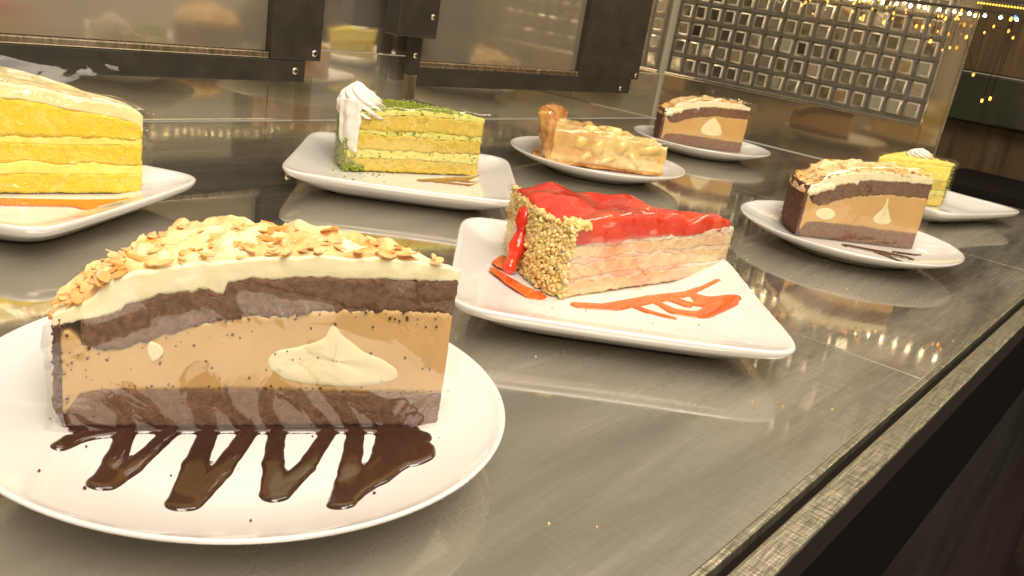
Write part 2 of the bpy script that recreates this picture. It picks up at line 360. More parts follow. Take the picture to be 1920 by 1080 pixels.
# clear acrylic upright strips on the rear wall
t = box('acrylic_strip', .574, .594, YB-.012, YB-.009, .001, .050, M_clear); tag(t, 'clear acrylic upright strip below the left door corner screw', 'acrylic strip')

# end wall : low mirror + grid of small bevelled mirror tiles
t = empty('end_wall', (XB+.01, .53, 0)); tag(t, 'end wall with tiled mirror grid above a low mirror panel', 'wall')
YE = .335
box('mirror_panel', 0, .006, YE-.53-.03, YB-.53, .001, .076, M_endmir, t, .0004)
box('steel_trim', -.003, .006, YE-.53-.03, YB-.53, .0765, .0805, M_ledge_metal, t)
box('backing', .002, .006, YE-.53-.03, YB-.53, .081, .50, M_wall, t)
pitch_y, pitch_z = .0262, .0288
bm = bmesh.new(); Vt = []; Ft = []
ny = int((YB-YE)/pitch_y); nzr = 13
for i in range(ny):
    for j in range(nzr):
        y0 = YE-.53+.006+i*pitch_y; z0 = .0835+j*pitch_z
        a = .0018; cy, cz = y0+pitch_y/2, z0+pitch_z/2; hy, hz = pitch_y/2-a, pitch_z/2-a
        tx, tz = random.gauss(0, .0008), random.gauss(0, .0008)
        k = len(Vt); w = .0044
        for sy, sz in ((-1, -1), (1, -1), (1, 1), (-1, 1)): Vt.append((.0015, cy+sy*hy, cz+sz*hz))
        for sy, sz in ((-1, -1), (1, -1), (1, 1), (-1, 1)): Vt.append((-.0022+sy*tx+sz*tz, cy+sy*(hy-w), cz+sz*(hz-w)))
        for e in range(4): Ft.append((k+e, k+(e+1) % 4, k+4+(e+1) % 4, k+4+e))
        Ft.append((k+4, k+5, k+6, k+7))
M_tile = mirror('tile_face', (.60, .53, .42), .16, .10, 40, rvar=.12)
M_bevel = mirror('tile_bevel', (.80, .72, .58), .30, .05, 60, diff=.35)
stuff(mesh('mirror_tiles', Vt, Ft, M_tile, t, False)); tl = bpy.data.objects['mirror_tiles']; tl.data.materials.append(M_bevel)
for i_, p_ in enumerate(tl.data.polygons): p_.material_index = 0 if i_ % 5 == 4 else 1
bm = bmesh.new()
M_grid = simple('grey_lattice', (.11, .098, .074), .45, .3, 0, .2, (40, 40, 40))
for i in range(ny+1): y = YE-.53+.006+i*pitch_y; add_box(bm, -.0035, .001, y-.0014, y+.0014, .0812, .0835+nzr*pitch_z)
for j in range(nzr+1): z = .0835+j*pitch_z; add_box(bm, -.0030, .0012, YE-.53+.0036, YE-.53+.006+ny*pitch_y+.0024, z-.0014, z+.0014)
bmobj('lattice', bm, M_grid, t, False)
t = box('glass_edge', XB-.004, XB+.004, .302, .3065, .0, .42, M_ledge_metal); tag(t, 'thin upright edge of the end glass at the right of the mirror grid', 'glass edge')
t = box('end_post', XB+.005, XB+.02, .306, .334, .0, .42, M_endmir); tag(t, 'black upright post beside the mirror grid', 'post')
# dark cabinet past the open end
t = empty('side_cabinet', (1.62, .02, 0)); tag(t, 'dark wooden cabinet standing beyond the end of the case', 'cabinet')
box('base', -.03, .05, -.9, .36, -.4, -.001, M_dark, t); box('lower_door', 0, .05, -.9, .36, .0, .085, M_wood, t, .003)
box('dark_shelf', -.03, .05, -.9, .36, .086, .162, M_wood2, t, .003); box('upper_door', 0, .05, -.9, .36, .163, .60, M_wood, t, .003)
t = box('base_board', XB+.006, XB+.25, .0, .31, -.02, .012, M_dark); tag(t, 'black base board at the right end of the display shelf', 'base board')

# LED strip on the end wall; unseen front strip placed for glints at the rear
def led_strip(name, label, p0, p1, n, w, mat, hous):
    c = (Vector(p0)+Vector(p1))/2; t = empty(name, c); tag(t, label, 'light strip')
    d = (Vector(p1)-Vector(p0))
    bm = bmesh.new(); hx = abs(d.x)/2+.004; hy = abs(d.y)/2+.004
    add_box(bm, -hx, hx, -hy, hy, .0035, .007); bmobj('housing', bm, hous, t, False)
    bm = bmesh.new()
    for i in range(n):
        q = Vector(p0)+d*(i/(n-1))-c
        r = bmesh.ops.create_icosphere(bm, subdivisions=2, radius=w, matrix=Matrix.Translation(q))
    stuff(bmobj('diodes', bm, mat, t)) if n > 100 else bmobj('diodes', bm, mat, t)
led_strip('led_strip', 'row of warm white lights along the top of the mirror grid', (XB-.012, .10, .236), (XB-.012, .74, .236), 34, .0019, M_led, M_black)
led_strip('led_strip', 'row of warm white lights along the front of the case, outside the picture', (.62, .02, .182), (XB, .02, .182), 40, .0017, M_led, M_black)
led_strip('gold_light_strip', 'bright gold light strip at the top right corner', (1.30, .10, .249), (1.30, .30, .249), 56, .0014, M_led2, M_black)
t = empty('glint_beads', (1.28, .34, .2)); tag(t, 'scattered amber glowing beads standing in for reflected sparkles before the mirror grid', 'reflected sparkles')  # glowing beads stand in for sparkles reflected in the glass
pts = []
for i in range(96):
    a = random.random()
    y = lerp(.12, .54, a)-.34; z = .242-.2-abs(random.gauss(0, 1))*.040*(1.4-a)
    pts.append(Vector((random.uniform(-.03, .02), y, z)))
pts.sort(key=lambda p: p.y)
for i, p in enumerate(pts):
    bm = bmesh.new(); r = random.uniform(.0010, .0022)
    bmesh.ops.create_icosphere(bm, subdivisions=2, radius=r, matrix=Matrix.Translation(p) @ Matrix.Diagonal((1, .8, 1.3, 1)))
    bmobj('glint_bead', bm, M_blue if i in (24, 27) else (M_amber if i % 3 else M_ambr2), t)
bm = bmesh.new()
for a, b in zip(pts, pts[1:]):
    d = b-a; q = d.to_track_quat('Z', 'Y').to_matrix().to_4x4()
    bmesh.ops.create_cone(bm, segments=5, radius1=.0003, radius2=.0003, depth=d.length, matrix=Matrix.Translation((a+b)/2) @ q)
bmobj('bead_wire', bm, M_dark, t)  # added thread joining the glowing beads

# ------------------------------------------------------------------ plates
def rp_z(r, R=.094, zr=.0178, flat=.058, z0=.0072):
    return z0 if r < flat else lerp(z0, zr, ((r-flat)/(R-flat))**1.45)
def plate_round(loc, label):
    R = .094; n = 128
    prof = [(0, .0072)] + [(r, rp_z(r)) for r in (.02, .04, .055, .060, .065, .070, .075, .080, .084, .088, .0915)]
    prof += [(.0932, .0180), (.0940, .0178), (.0941, .0170), (.0932, .0160), (.088, .0132), (.08, .0098), (.07, .0063), (.062, .0036), (.058, .0020), (.056, .0006), (.053, .0004), (.052, .0022), (.0, .0022)]
    V = []; Fc = []
    for r, z in prof:
        for i in range(n): V.append(((r+1e-5)*math.cos(2*PI*i/n), (r+1e-5)*math.sin(2*PI*i/n), z))
    for k in range(len(prof)-1):
        for i in range(n): Fc.append((k*n+i, k*n+(i+1) % n, (k+1)*n+(i+1) % n, (k+1)*n+i))
    o = mesh('round_plate', V, Fc, M_cer); o.location = loc; tag(o, label, 'plate', 'round white plates'); return o
def sq_pt(phi, a, p):
    c, s = math.cos(phi), math.sin(phi); k = (abs(c)**p+abs(s)**p)**(-1/p); return a*k*c, a*k*s
def sp_z(s, phi):
    corner = abs(math.sin(2*phi))**3
    z0 = .0075
    if s < .56: return z0
    return lerp(z0, .0190+.0008*corner, ((s-.56)/.44)**1.35)
def plate_square(loc, rz, label, a=.091):
    n = 192; V = []; Fc = []
    ss = [0, .2, .4, .54, .58, .63, .68, .74, .80, .86, .92, .965]
    rows = [(s, lambda ph, s=s: sp_z(s, ph), lerp(3, 8.5, s)) for s in ss]
    rows += [(.99, lambda ph: sp_z(1, ph)+.0002, 9), (1.0, lambda ph: sp_z(1, ph)-.0006, 9), (.998, lambda ph: sp_z(1, ph)-.0022, 9), (.98, lambda ph: sp_z(.97, ph)-.0038, 9),
             (.90, lambda ph: sp_z(.9, ph)-.0052, 8.5), (.80, lambda ph: .0052, 7), (.72, lambda ph: .0026, 6), (.685, lambda ph: .0005, 6), (.66, lambda ph: .0004, 6), (.65, lambda ph: .002, 6), (.0, lambda ph: .002, 3)]
    for s, zf, p in rows:
        for i in range(n):
            ph = 2*PI*i/n; x, y = sq_pt(ph, a*(s+1e-5), p); V.append((x, y, zf(ph)))
    for k in range(len(rows)-1):
        for i in range(n): Fc.append((k*n+i, k*n+(i+1) % n, (k+1)*n+(i+1) % n, (k+1)*n+i))
    o = mesh('square_plate', V, Fc, M_cer); o.location = loc; o.rotation_euler = (0, 0, rz); tag(o, label, 'plate', 'square white plates'); return o

# ------------------------------------------------------------------ sauce : height field of strokes with a snapped rim
def sauce(name, loc, strokes, mat, label, zf, Hh=.0014, cell=.0007, k=.0012, cat='sauce', rs=1.3):
    def seg(px, py, a, b):
        ax, ay, ar = a; bx, by, br = b; dx, dy = bx-ax, by-ay; L = dx*dx+dy*dy
        t = max(0, min(1, ((px-ax)*dx+(py-ay)*dy)/L)) if L else 0
        return math.hypot(px-ax-dx*t, py-ay-dy*t)-lerp(ar, br, t)
    strokes = [[(x, y, r*rs) for x, y, r in s] for s in strokes]
    segs = [(a, b) for s in strokes for a, b in zip(s, s[1:])]
    bbs = [((a[0]+b[0])/2, (a[1]+b[1])/2, math.dist(a[:2], b[:2])/2+a[2]+b[2]+.003) for a, b in segs]
    def f(px, py):
        acc = 0; mn = 1e9
        if all(abs(px-cx_)>rr_ or abs(py-cy_)>rr_ for cx_, cy_, rr_ in bbs): return .02
        ds = [seg(px, py, a, b) for a, b in segs]; mn = min(ds)
        if mn > .01: return mn
        acc = sum(math.exp(-(d-mn)/k) for d in ds if d-mn < .01)
        return mn-k*math.log(acc)*.7 + nz((px, py, 0), 220)*.0003
    xs = [p[0] for s in strokes for p in s]; ys = [p[1] for s in strokes for p in s]; pad = .009
    x0, y0 = min(xs)-pad, min(ys)-pad; nx = int((max(xs)+pad-x0)/cell)+1; ny = int((max(ys)+pad-y0)/cell)+1
    fv = {}
    for i in range(nx):
        for j in range(ny): fv[i, j] = f(x0+i*cell, y0+j*cell)
    V = []; Fc = []; idx = {}
    def vid(i, j):
        if (i, j) in idx: return idx[i, j]
        px, py = x0+i*cell, y0+j*cell; d = fv[i, j]
        if d > 0:
            for _ in range(3):
                gx = (f(px+1e-4, py)-f(px-1e-4, py))/2e-4; gy = (f(px, py+1e-4)-f(px, py-1e-4))/2e-4
                g2 = max(.2, gx*gx+gy*gy); px -= d*gx/g2; py -= d*gy/g2; d = f(px, py)
            z = zf(math.hypot(px, py), px, py)-.0001
        else:
            z = zf(math.hypot(px, py), px, py)+Hh*(1-math.exp(2.2*d/.0024))**.6
        V.append((px, py, z)); idx[i, j] = len(V)-1; return idx[i, j]
    for i in range(nx-1):
        for j in range(ny-1):
            q = [fv[i, j], fv[i+1, j], fv[i+1, j+1], fv[i, j+1]]
            if min(q) < 0: Fc.append((vid(i, j), vid(i+1, j), vid(i+1, j+1), vid(i, j+1)))
    o = mesh(name, V, Fc, mat); o.location = loc; tag(o, label, cat); return o
rz_ = lambda r, x, y: rp_z(r)+.0002

# ------------------------------------------------------------------ wedge layers (local frame: tip at origin, cut face along +x, camera side +y, body towards -y*sg)
SG = 1
def wedge(name, A, R, zlo, zhi, mat, parent, nr=70, nt=14, nk=8, rough=.0005, rf=260, seed=0, r0=.0012, t0=0, lump=0, lf=90, outer=None):
    idx = {}; V = []; Fc = []
    def vid(i, j, k):
        if (i, j, k) in idx: return idx[i, j, k]
        r = r0+(R-r0)*i/nr; th = -SG*(t0+(A-t0)*j/nt); tt = k/nk
        z = lerp(zlo(r), zhi(r), tt)
        rr = r + (outer(z) if outer and i == nr else 0)
        p = Vector((rr*math.cos(th), rr*math.sin(th), z))
        w = nv(p+parent.location, 55, 1)*.0006
        d = nv(p+parent.location, rf, seed+3)*rough + nv(p+parent.location, rf*2.7, seed+5)*rough*.5
        if lump and k == nk: d = d+Vector((0, 0, (nz(p+parent.location, lf, seed)+.15)*lump))
        V.append(p+w+d); idx[i, j, k] = len(V)-1; return idx[i, j, k]
    for i in range(nr):
        for j in range(nt):
            for k in (0, nk): Fc.append((vid(i, j, k), vid(i+1, j, k), vid(i+1, j+1, k), vid(i, j+1, k)))
    for i in range(nr):
        for k in range(nk):
            for j in (0, nt): Fc.append((vid(i, j, k), vid(i+1, j, k), vid(i+1, j, k+1), vid(i, j, k+1)))
    for j in range(nt):
        for k in range(nk):
            for i in (0, nr): Fc.append((vid(i, j, k), vid(i, j+1, k), vid(i, j+1, k+1), vid(i, j, k+1)))
    return mesh(name, V, Fc, mat, parent)
def wob(f, amp, fr, seed): return lambda r: f(r)+amp*noise.noise(Vector((r*fr, seed*3.3, 0)))+amp*.6*noise.noise(Vector((r*fr*3.1, seed*3.3, 5)))
def ico_blob(bm, p, r, sub=1, sc=(1, 1, 1), jit=.25):
    rot = Matrix.Rotation(random.uniform(0, 6.3), 4, Vector((random.gauss(0, 1), random.gauss(0, 1), random.gauss(0, 1))).normalized())
    g = bmesh.ops.create_icosphere(bm, subdivisions=sub, radius=r, matrix=Matrix.Translation(p) @ rot @ Matrix.Diagonal((*sc, 1)))
    for v in g['verts']: v.co += Vector((random.uniform(-1, 1), random.uniform(-1, 1), random.uniform(-1, 1)))*r*jit
ICO = {}
def crumbs(name, pts, rmin, rmax, mat, parent, sub=1, sc=(1, 1, 1), smooth=False, jit=.25):
    if sub not in ICO:
        b = bmesh.new(); bmesh.ops.create_icosphere(b, subdivisions=sub, radius=1); b.verts.index_update()
        ICO[sub] = ([v.co.copy() for v in b.verts], [[v.index for v in f.verts] for f in b.faces]); b.free()
    iv, fc = ICO[sub]; V = []; Fc = []
    for p in pts:
        r = random.uniform(rmin, rmax); k = len(V)
        rot = Matrix.Rotation(random.uniform(0, 6.3), 3, Vector((random.gauss(0, 1), random.gauss(0, 1), random.gauss(0, 1))).normalized())
        M3 = rot @ Matrix.Diagonal(sc)*r
        for v in iv: V.append(Vector(p)+M3 @ v+Vector((random.uniform(-1, 1), random.uniform(-1, 1), random.uniform(-1, 1)))*r*jit)
        Fc += [[k+i for i in f] for f in fc]
    return stuff(mesh(name, V, Fc, mat, parent, smooth))
def flakes(name, pts, mat, parent, s0=.002, s1=.0045):
    V = []; Fc = []
    for p in pts:
        a = random.uniform(s0, s1); b = a*random.uniform(.35, .65); th = random.uniform(0, 6.3)
        nrm = Vector((random.gauss(0, .30), random.gauss(0, .30), 1)).normalized(); q = Vector((0, 0, 1)).rotation_difference(nrm)
        k = len(V); n = 9; jag = [random.uniform(.75, 1.15) for _ in range(n)]
        for zz in (.0, .0005):
            for i in range(n):
                u = 2*PI*i/n; x, y = a*jag[i]*math.cos(u), b*jag[i]*math.sin(u)
                l = Vector((x*math.cos(th)-y*math.sin(th), x*math.sin(th)+y*math.cos(th), zz+x*x*30)); V.append(Vector(p)+q @ l)
        Fc.append([k+i for i in range(n)]); Fc.append([k+n+i for i in range(n)])
        for i in range(n): Fc.append((k+i, k+(i+1) % n, k+n+(i+1) % n, k+n+i))
    return stuff(mesh(name, V, Fc, mat, parent, False))
def pol(r, a, z): return Vector((r*math.cos(-SG*a), r*math.sin(-SG*a), z))
def wrap(A, R, ztop, parent, z0=.002, off=.0022, lift=.003, peak=0, seed=0, top=True, mat=None, arc=True):
    """thin clear film pulled round the slice"""
    path = []
    n1 = 44; n2 = 26
    for i in range(n1+1): path.append((lerp(-.004, R+off, i/n1), SG*off, 0))
    for i in range(1, (n2 if arc else 0)+1):
        a = A*i/n2; path.append(((R+off)*math.cos(a), -SG*(R+off)*math.sin(a)+SG*off*(1-i/n2), 1))
    nk = 16; V = []; Fc = []; nin = 10 if top else 0
    cx, cy = .62*R*math.cos(A*.55), -SG*.62*R*math.sin(A*.55)
    for (x, y, o) in path:
        r = min(R, math.hypot(x, y)); zt = ztop(r)+lift*.4
        if peak: zt += peak*math.exp(-(r/.02)**2)
        for k in range(nk+1+nin):
            if k <= nk: p = Vector((x, y, lerp(z0, zt, k/nk))); q = p
            else:
                u = ((k-nk)/nin)**1.3*.9; xx, yy = lerp(x, cx, u), lerp(y, cy, u); p = Vector((xx, yy, ztop(math.hypot(xx, yy))+lift)); q = p
            d = nv(q+parent.location, 30, seed)*.0012 + nv(q+parent.location, 90, seed+2)*.0004*(2.2 if k > nk-3 else .5)
            if k < 2: d *= .4
            if nk-4 < k < nk+4: d += nv(q+parent.location, 75, seed+9)*.0022
            V.append(p+Vector((d.x, d.y+SG*.0007, d.z)))
    m_ = nk+1+nin
    for i in range(len(path)-1):
        for k in range(m_-1): Fc.append((i*m_+k, (i+1)*m_+k, (i+1)*m_+k+1, i*m_+k+1))
    return mesh('clear_wrap', V, Fc, mat or M_film, parent)
def film_flap(parent, x0, x1, y0, y1, z0, h, seed=0, mat=None):
    V = []; Fc = []; n, m_ = 34, 18
    for i in range(n+1):
        u = i/n
        for k in range(m_+1):
            v = k/m_; hh = h*(.75+.35*noise.noise(Vector((u*4, seed, 0))))
            p = Vector((lerp(x0, x1, u), lerp(y0, y1, u), z0+hh*v)); d = nv(p+parent.location, 34, seed)*.0045*(.3+v)+nv(p+parent.location, 120, seed)*.0010
            V.append(p+d+Vector((0, -SG*.006*v*v, 0)))
    for i in range(n):
        for k in range(m_): a = i*(m_+1)+k; Fc.append((a, a+m_+1, a+m_+2, a+1))
    return mesh('loose_film', V, Fc, mat or M_loose, parent)
def patch(name, poly, parent, mat, depth=.006, proud=.0005, zoff=0):
    """blob seen on the cut face, (r, z) outline, let into the face"""
    c = (sum(p[0] for p in poly)/len(poly), sum(p[1] for p in poly)/len(poly)); n = len(poly); sub = []
    for i in range(n):      # Catmull-Rom
        p0, p1, p2, p3 = poly[i-1], poly[i], poly[(i+1) % n], poly[(i+2) % n]
        for t in (0, .25, .5, .75):
            sub.append(tuple(.5*(2*p1[q]+(p2[q]-p0[q])*t+(2*p0[q]-5*p1[q]+4*p2[q]-p3[q])*t*t+(3*p1[q]-p0[q]-3*p2[q]+p3[q])*t**3) for q in (0, 1)))
    V = []; Fc = []; N_ = len(sub)
    rows = [(1.0, -depth), (1.0, -.0004), (.985, .2*proud), (.95, .7*proud), (.8, proud), (.4, proud*1.02), (.02, proud*1.05)]
    for s, y in rows:
        for r, z in sub: V.append((lerp(c[0], r, s)+nz((r, z, 1), 240)*.0007, SG*(y+nv(Vector((r, 0, z))+parent.location, 55, 1).y*.0006), lerp(c[1], z, s)+zoff))
    for k in range(len(rows)-1):
        for i in range(N_): Fc.append((k*N_+i, k*N_+(i+1) % N_, (k+1)*N_+(i+1) % N_, (k+1)*N_+i))
    return mesh(name, V, Fc, mat, parent)

ZB = .0078
def cheesecake(tip, ang, label, A, R=.131, hero=False, blobs=(), seed=0, crustside=True):
    t = empty('cheesecake_slice', (tip[0], tip[1], 0), ang); tag(t, label, 'cake slice', 'layered coffee cheesecake slices')
    s = R/.131
    T = lambda pts: table([(a*s, b) for a, b in pts])
    top = T([(0, .0712), (.0173, .0741), (.05, .0734), (.0705, .0712), (.087, .0690), (.106, .0645), (.1158, .0600), (.1206, .0545), (.131, .0490)])
    ct = T([(0, .0664), (.0494, .0645), (.071, .0628), (.079, .0614), (.0802, .0570), (.085, .0592), (.0995, .0557), (.1098, .0516), (.1129, .0487), (.123, .0470), (.131, .0440)])
    cb = T([(0, .0542), (.0206, .0534), (.0484, .0528), (.0615, .0503), (.0745, .0492), (.0862, .0465), (.0976, .0426), (.1088, .0371), (.1152, .0360), (.1222, .0381), (.1265, .0425), (.131, .0435)])
    bt = T([(0, .0215), (.0458, .0216), (.0641, .0224), (.1151, .0219), (.123, .0205), (.1262, .0150), (.131, .0090)])
    q = 1 if hero else .5
    nr = int(220*q); nt = int(22*q)+4
    ctw = wob(ct, .0008, 260, seed); cbw = wob(cb, .0009, 330, seed+1); btw = wob(bt, .0005, 240, seed+2)
    fl = lambda r: ZB
    rin = R-.0025
    wedge('chocolate_base', A, rin, fl, btw, M_choc_base, t, nr, nt, 10, .0005, 420, seed)
    wedge('coffee_filling', A, rin, lambda r: btw(r)-.0001, cbw, M_mousse, t, nr, nt, 16, .00012, 90, seed)
    wedge('chocolate_sponge', A, rin-.006, lambda r: cbw(r)-.0001, lambda r: max(ctw(r), cbw(r)+.0006), M_choc, t, nr, nt, 8, .0008, 380, seed, t0=-.004)
    wedge('cream_layer', A, R-.0006, lambda r: max(ctw(r), cbw(r)+.0006)-.0001, wob(lambda r: top(r)-.0012, .0006, 140, seed), M_cream, t, nr, nt, 8, .0005, 110, seed, t0=0)
    bul = lambda z: .0
    # crust shell on the rounded rim
    Vc = []; Fc = []; na = int(70*q)+10; nk = 30; zt = .0465 if not crustside else .052
    for i in range(na+1):
        a = A*i/na
        for k in range(nk+1):
            z = lerp(ZB, zt, k/nk)+(nz((a*8, seed, k/nk), 3)*.002 if k == nk else 0)
            for sh_ in (0, 1):
                p = pol(R-.0022+sh_*(.0020 if hero else .0034)-.004*sm((ZB+.008-z)/.010), a, z); w = nv(p+t.location, 420, seed)*(.0010 if sh_ else .0002)+nv(p+t.location, 900, seed)*.0004; Vc.append(p+w)
    m2 = (nk+1)*2
    for i in range(na):
        for k in range(nk):
            for sh_ in (0, 1): b0 = i*m2+k*2+sh_; Fc.append((b0, b0+m2, b0+m2+2, b0+2))
        Fc.append((i*m2, i*m2+1, (i+1)*m2+1, (i+1)*m2)); e = i*m2+nk*2; Fc.append((e, e+1, e+1+m2, e+m2))
    for i in (0, na):
        for k in range(nk): b0 = i*m2+k*2; Fc.append((b0, b0+1, b0+3, b0+2))
    mesh('outer_crust', Vc, Fc, M_crust, t)
    # almond topping set back a little from the cut
    wedge('almond_topping', A+.01, R+.0015, lambda r: top(r)-.004, lambda r: top(r)-.0004, M_almond, t, nr, nt*2, 2, .0007, 160, seed, r0=.016*s, t0=.03 if hero else .01, lump=.0044 if hero else .0048, lf=120)
    pts = []
    for i in range(150 if hero else 90):
        r = R*math.sqrt(random.uniform(.02, 1)); a = random.uniform(.03, A); a = max(a, .003/r)
        pts.append(pol(r, a, top(r)+.0002+random.uniform(-.0012, .0010)))
    for i in range(26 if hero else 30):       # spilling over the front edge and the shoulder
        r = R*random.uniform(.05, 1)
        pts.append(pol(r, random.uniform(.0, .05), top(r)+random.uniform(-.0002, .0016)))
    for i in range(40 if hero else 40):
        r = R*random.uniform(.86, 1.0); pts.append(pol(r, random.uniform(0, A), top(r)+random.uniform(-.001, .002)))
    flakes('almond_flakes', pts, M_flake, t, .0014, .0042 if hero else .0034)
    if hero:
        pts = []
        for i in range(120):
            r = random.uniform(.004, R-.004); d = random.choice([cb(r)-abs(random.gauss(0, .0035)), random.uniform(.023, max(.026, cb(r)-.002))]) if random.random() < .75 else bt(r)+abs(random.gauss(0, .001))
            pts.append((r, SG*.0002, d))
        for i in range(60): z = random.uniform(.012, .045); pts.append((R-abs(random.gauss(0, .003)), SG*.0003, z))
        crumbs('crumbs', pts, .0002, .0006, M_crust, t)
    else:
        bm = bmesh.new()
        for i in range(9): ico_blob(bm, Vector((R-.004-.0022*i, SG*(-.0010-.001*(i % 2)), top(R-.008)-.0065+.0009*i+.0012*math.sin(i*2.1))), .0042, 2, (1, .8, .9), .06)
        o = bmobj('cream_drip', bm, M_cream, t); rm = o.modifiers.new('remesh', 'REMESH'); rm.mode = 'VOXEL'; rm.voxel_size = .0008; rm.use_smooth_shade = True; sm_ = o.modifiers.new('smooth', 'SMOOTH'); sm_.iterations = 5
    for poly in blobs: patch('cream_filling', poly, t, M_cream_blob)
    wrap(A, R, (lambda r: top(r)-.006) if hero else top, t, .007, seed=seed, lift=.0045, peak=0 if hero else .002, top=not hero, arc=hero)
    return t

B1 = [(0.0425, 0.0470), (0.0395, 0.0440), (0.0331, 0.0385), (0.0241, 0.0345), (0.0185, 0.0300), (0.0195, 0.0262), (0.027, 0.0246), (0.0365, 0.0238), (0.046, 0.0243), (0.0534, 0.0251), (0.0609, 0.0276), (0.0648, 0.0327), (0.0624, 0.0368), (0.0545, 0.039), (0.0466, 0.0423), (0.0439, 0.0474)]
B2 = [(0.1024, 0.0396), (0.0983, 0.0378), (0.099, 0.0339), (0.1014, 0.0323), (0.1031, 0.0358)]
BR1 = [(.0390, .0510), (.0365, .0410), (.0320, .0345), (.030, .0295), (.0345, .0265), (.0430, .0265), (.0475, .0300), (.0450, .0350), (.0410, .0410)]
BR2 = [(.1000, .0330), (.0930, .0350), (.0860, .0330), (.0835, .0290), (.0880, .0250), (.0960, .0245), (.1020, .0280)]
BF = [(.050, .0500), (.041, .0430), (.036, .0350), (.036, .0280), (.048, .0255), (.062, .0270), (.066, .0330), (.060, .0430)]

# ---- 1 foreground round plate
plate_round((.1724, .2400, 0), 'large round white plate nearest the camera, under the foreground cheesecake slice')
cheesecake((.2224, .1900), R_(146.9), 'big coffee cheesecake slice with almond flakes in the foreground, cut face to the camera', R_(31), .131, True, (B1, B2), 1, False)
SF = [[(-0.0636, 0.0084, 0.0026), (-0.0584, 0.0113, 0.003), (-0.0533, 0.0112, 0.0026), (-0.0425, 0.0078, 0.0026)], [(-0.0548, 0.0173, 0.002), (-0.0333, 0.0021, 0.002), (-0.0043, -0.0173, 0.002), (0.0174, -0.0317, 0.002), (0.0386, -0.0459, 0.003)], [(-0.0421, 0.0075, 0.0028), (-0.0531, -0.0064, 0.0032), (-0.0633, -0.0189, 0.004)], [(-0.0633, -0.0189, 0.004), (-0.0521, -0.0141, 0.003), (-0.0304, -0.0003, 0.0028)], [(-0.0204, -0.0069, 0.003), (-0.0352, -0.0228, 0.0036), (-0.05, -0.0411, 0.0048)], [(-0.05, -0.0411, 0.0048), (-0.0317, -0.0312, 0.0034), (-0.0093, -0.0144, 0.003)], [(-0.0015, -0.0196, 0.0028), (-0.0147, -0.036, 0.0032), (-0.0252, -0.0516, 0.0042)], [(-0.0252, -0.0516, 0.0042), (-0.0084, -0.0445, 0.003), (0.0137, -0.0297, 0.0026)], [(0.0216, -0.035, 0.003), (0.0019, -0.055, 0.0036), (-0.0146, -0.0706, 0.0042)], [(-0.0146, -0.0706, 0.0036), (-0.0037, -0.0658, 0.004), (0.005, -0.0632, 0.005)], [(0.0336, -0.0431, 0.006), (0.018, -0.0581, 0.0070), (0.005, -0.0632, 0.0055)], [(0.0250, -0.0534, 0.007), (0.0266, -0.0580, 0.0082), (0.0250, -0.0608, 0.0075)], [(.036, -.044, .004), (.0355, -.0525, .005)]]
sauce('chocolate_sauce', (.1724, .2400, 0), SF, M_csauce, 'glossy dark chocolate sauce zigzag in front of the foreground cheesecake slice', rz_, .0011, .0007, .0006, rs=1.08)

# ---- 2 right round plate
plate_round((.7677, .2231, 0), 'round white plate on the right under the cheesecake with the dark crust side showing')
cheesecake((.815, .178), R_(139), 'cheesecake slice on the right with dark chocolate crust side and two cream spots', R_(50), .116, False, (BR1, BR2), 4)
SR = [[(-0.0186, -0.0082, 0.003), (-0.0062, -0.0318, 0.004), (0.0041, -0.0513, 0.003)], [(-0.0082, -0.0279, 0.002), (-0.0169, -0.0529, 0.0012)], [(0.0131, -0.0396, 0.002), (0.0292, -0.0555, 0.001)], [(0.0002, -0.0344, 0.002), (0.0052, -0.0563, 0.001)]]
sauce('chocolate_sauce', (.7677, .2231, 0), SR, M_csauce, 'thin chocolate sauce streaks beside the right hand cheesecake slice', rz_, .0010, .0009, rs=1.7)

# ---- 3 far round plate
plate_round((1.0938, .5422, 0), 'farthest round white plate, near the mirror end wall')
cheesecake((1.135, .500), R_(140), 'small far cheesecake slice at the back right near the mirror end wall', R_(38), .122, False, (BF,), 9)

# ---- generic straight layered cake
def layers(t, A, R, specs, nr=110, nt=14, seed=0):
    """specs: list of (name, zlo(r), zhi(r), mat, rough, rf)"""
    for i, (n, zl, zh, mt, ro, rf) in enumerate(specs):
        wedge(n, A, R, zl, zh, mt, t, nr, nt, 7, ro, rf, seed+i)

# ---- 4 strawberry slice
plate_square((.421, .248, 0), R_(-49.5), 'square white plate in the middle under the strawberry slice')
t = empty('strawberry_cake_slice', (.540, .229, 0), R_(170)); tag(t, 'strawberry cake slice with shiny red jelly top and golden nut crust', 'cake slice')
A, R = R_(33), .155
def w2(b, amp, fr, s): return lambda r: b+amp*noise.noise(Vector((r*fr, s*2.2, 1)))
l1, l2, l3, l4, l5 = w2(.0175, .0020, 45, 1), w2(.0195, .0018, 50, 1.3), w2(.0285, .0022, 40, 2), w2(.0305, .002, 45, 2.2), w2(.0375, .0016, 40, 3)
jt = table([(0, .0445), (.02, .049), (.04, .0485), (.052, .0450), (.062, .050), (.09, .0530), (.13, .0530), (.155, .0485)])
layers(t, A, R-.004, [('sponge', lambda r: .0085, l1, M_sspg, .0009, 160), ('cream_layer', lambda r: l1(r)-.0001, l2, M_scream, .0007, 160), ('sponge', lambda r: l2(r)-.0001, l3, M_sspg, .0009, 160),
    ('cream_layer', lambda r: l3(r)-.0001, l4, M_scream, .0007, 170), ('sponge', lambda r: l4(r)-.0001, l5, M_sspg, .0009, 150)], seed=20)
wedge('cream_layer', A, R-.004, lambda r: l5(r)-.0001, wob(lambda r: l5(r)+.0022+.0022*math.exp(-(r/.03)**2), .0012, 90, 3), M_scream, t, 110, 14, 6, .0008, 200, 31)
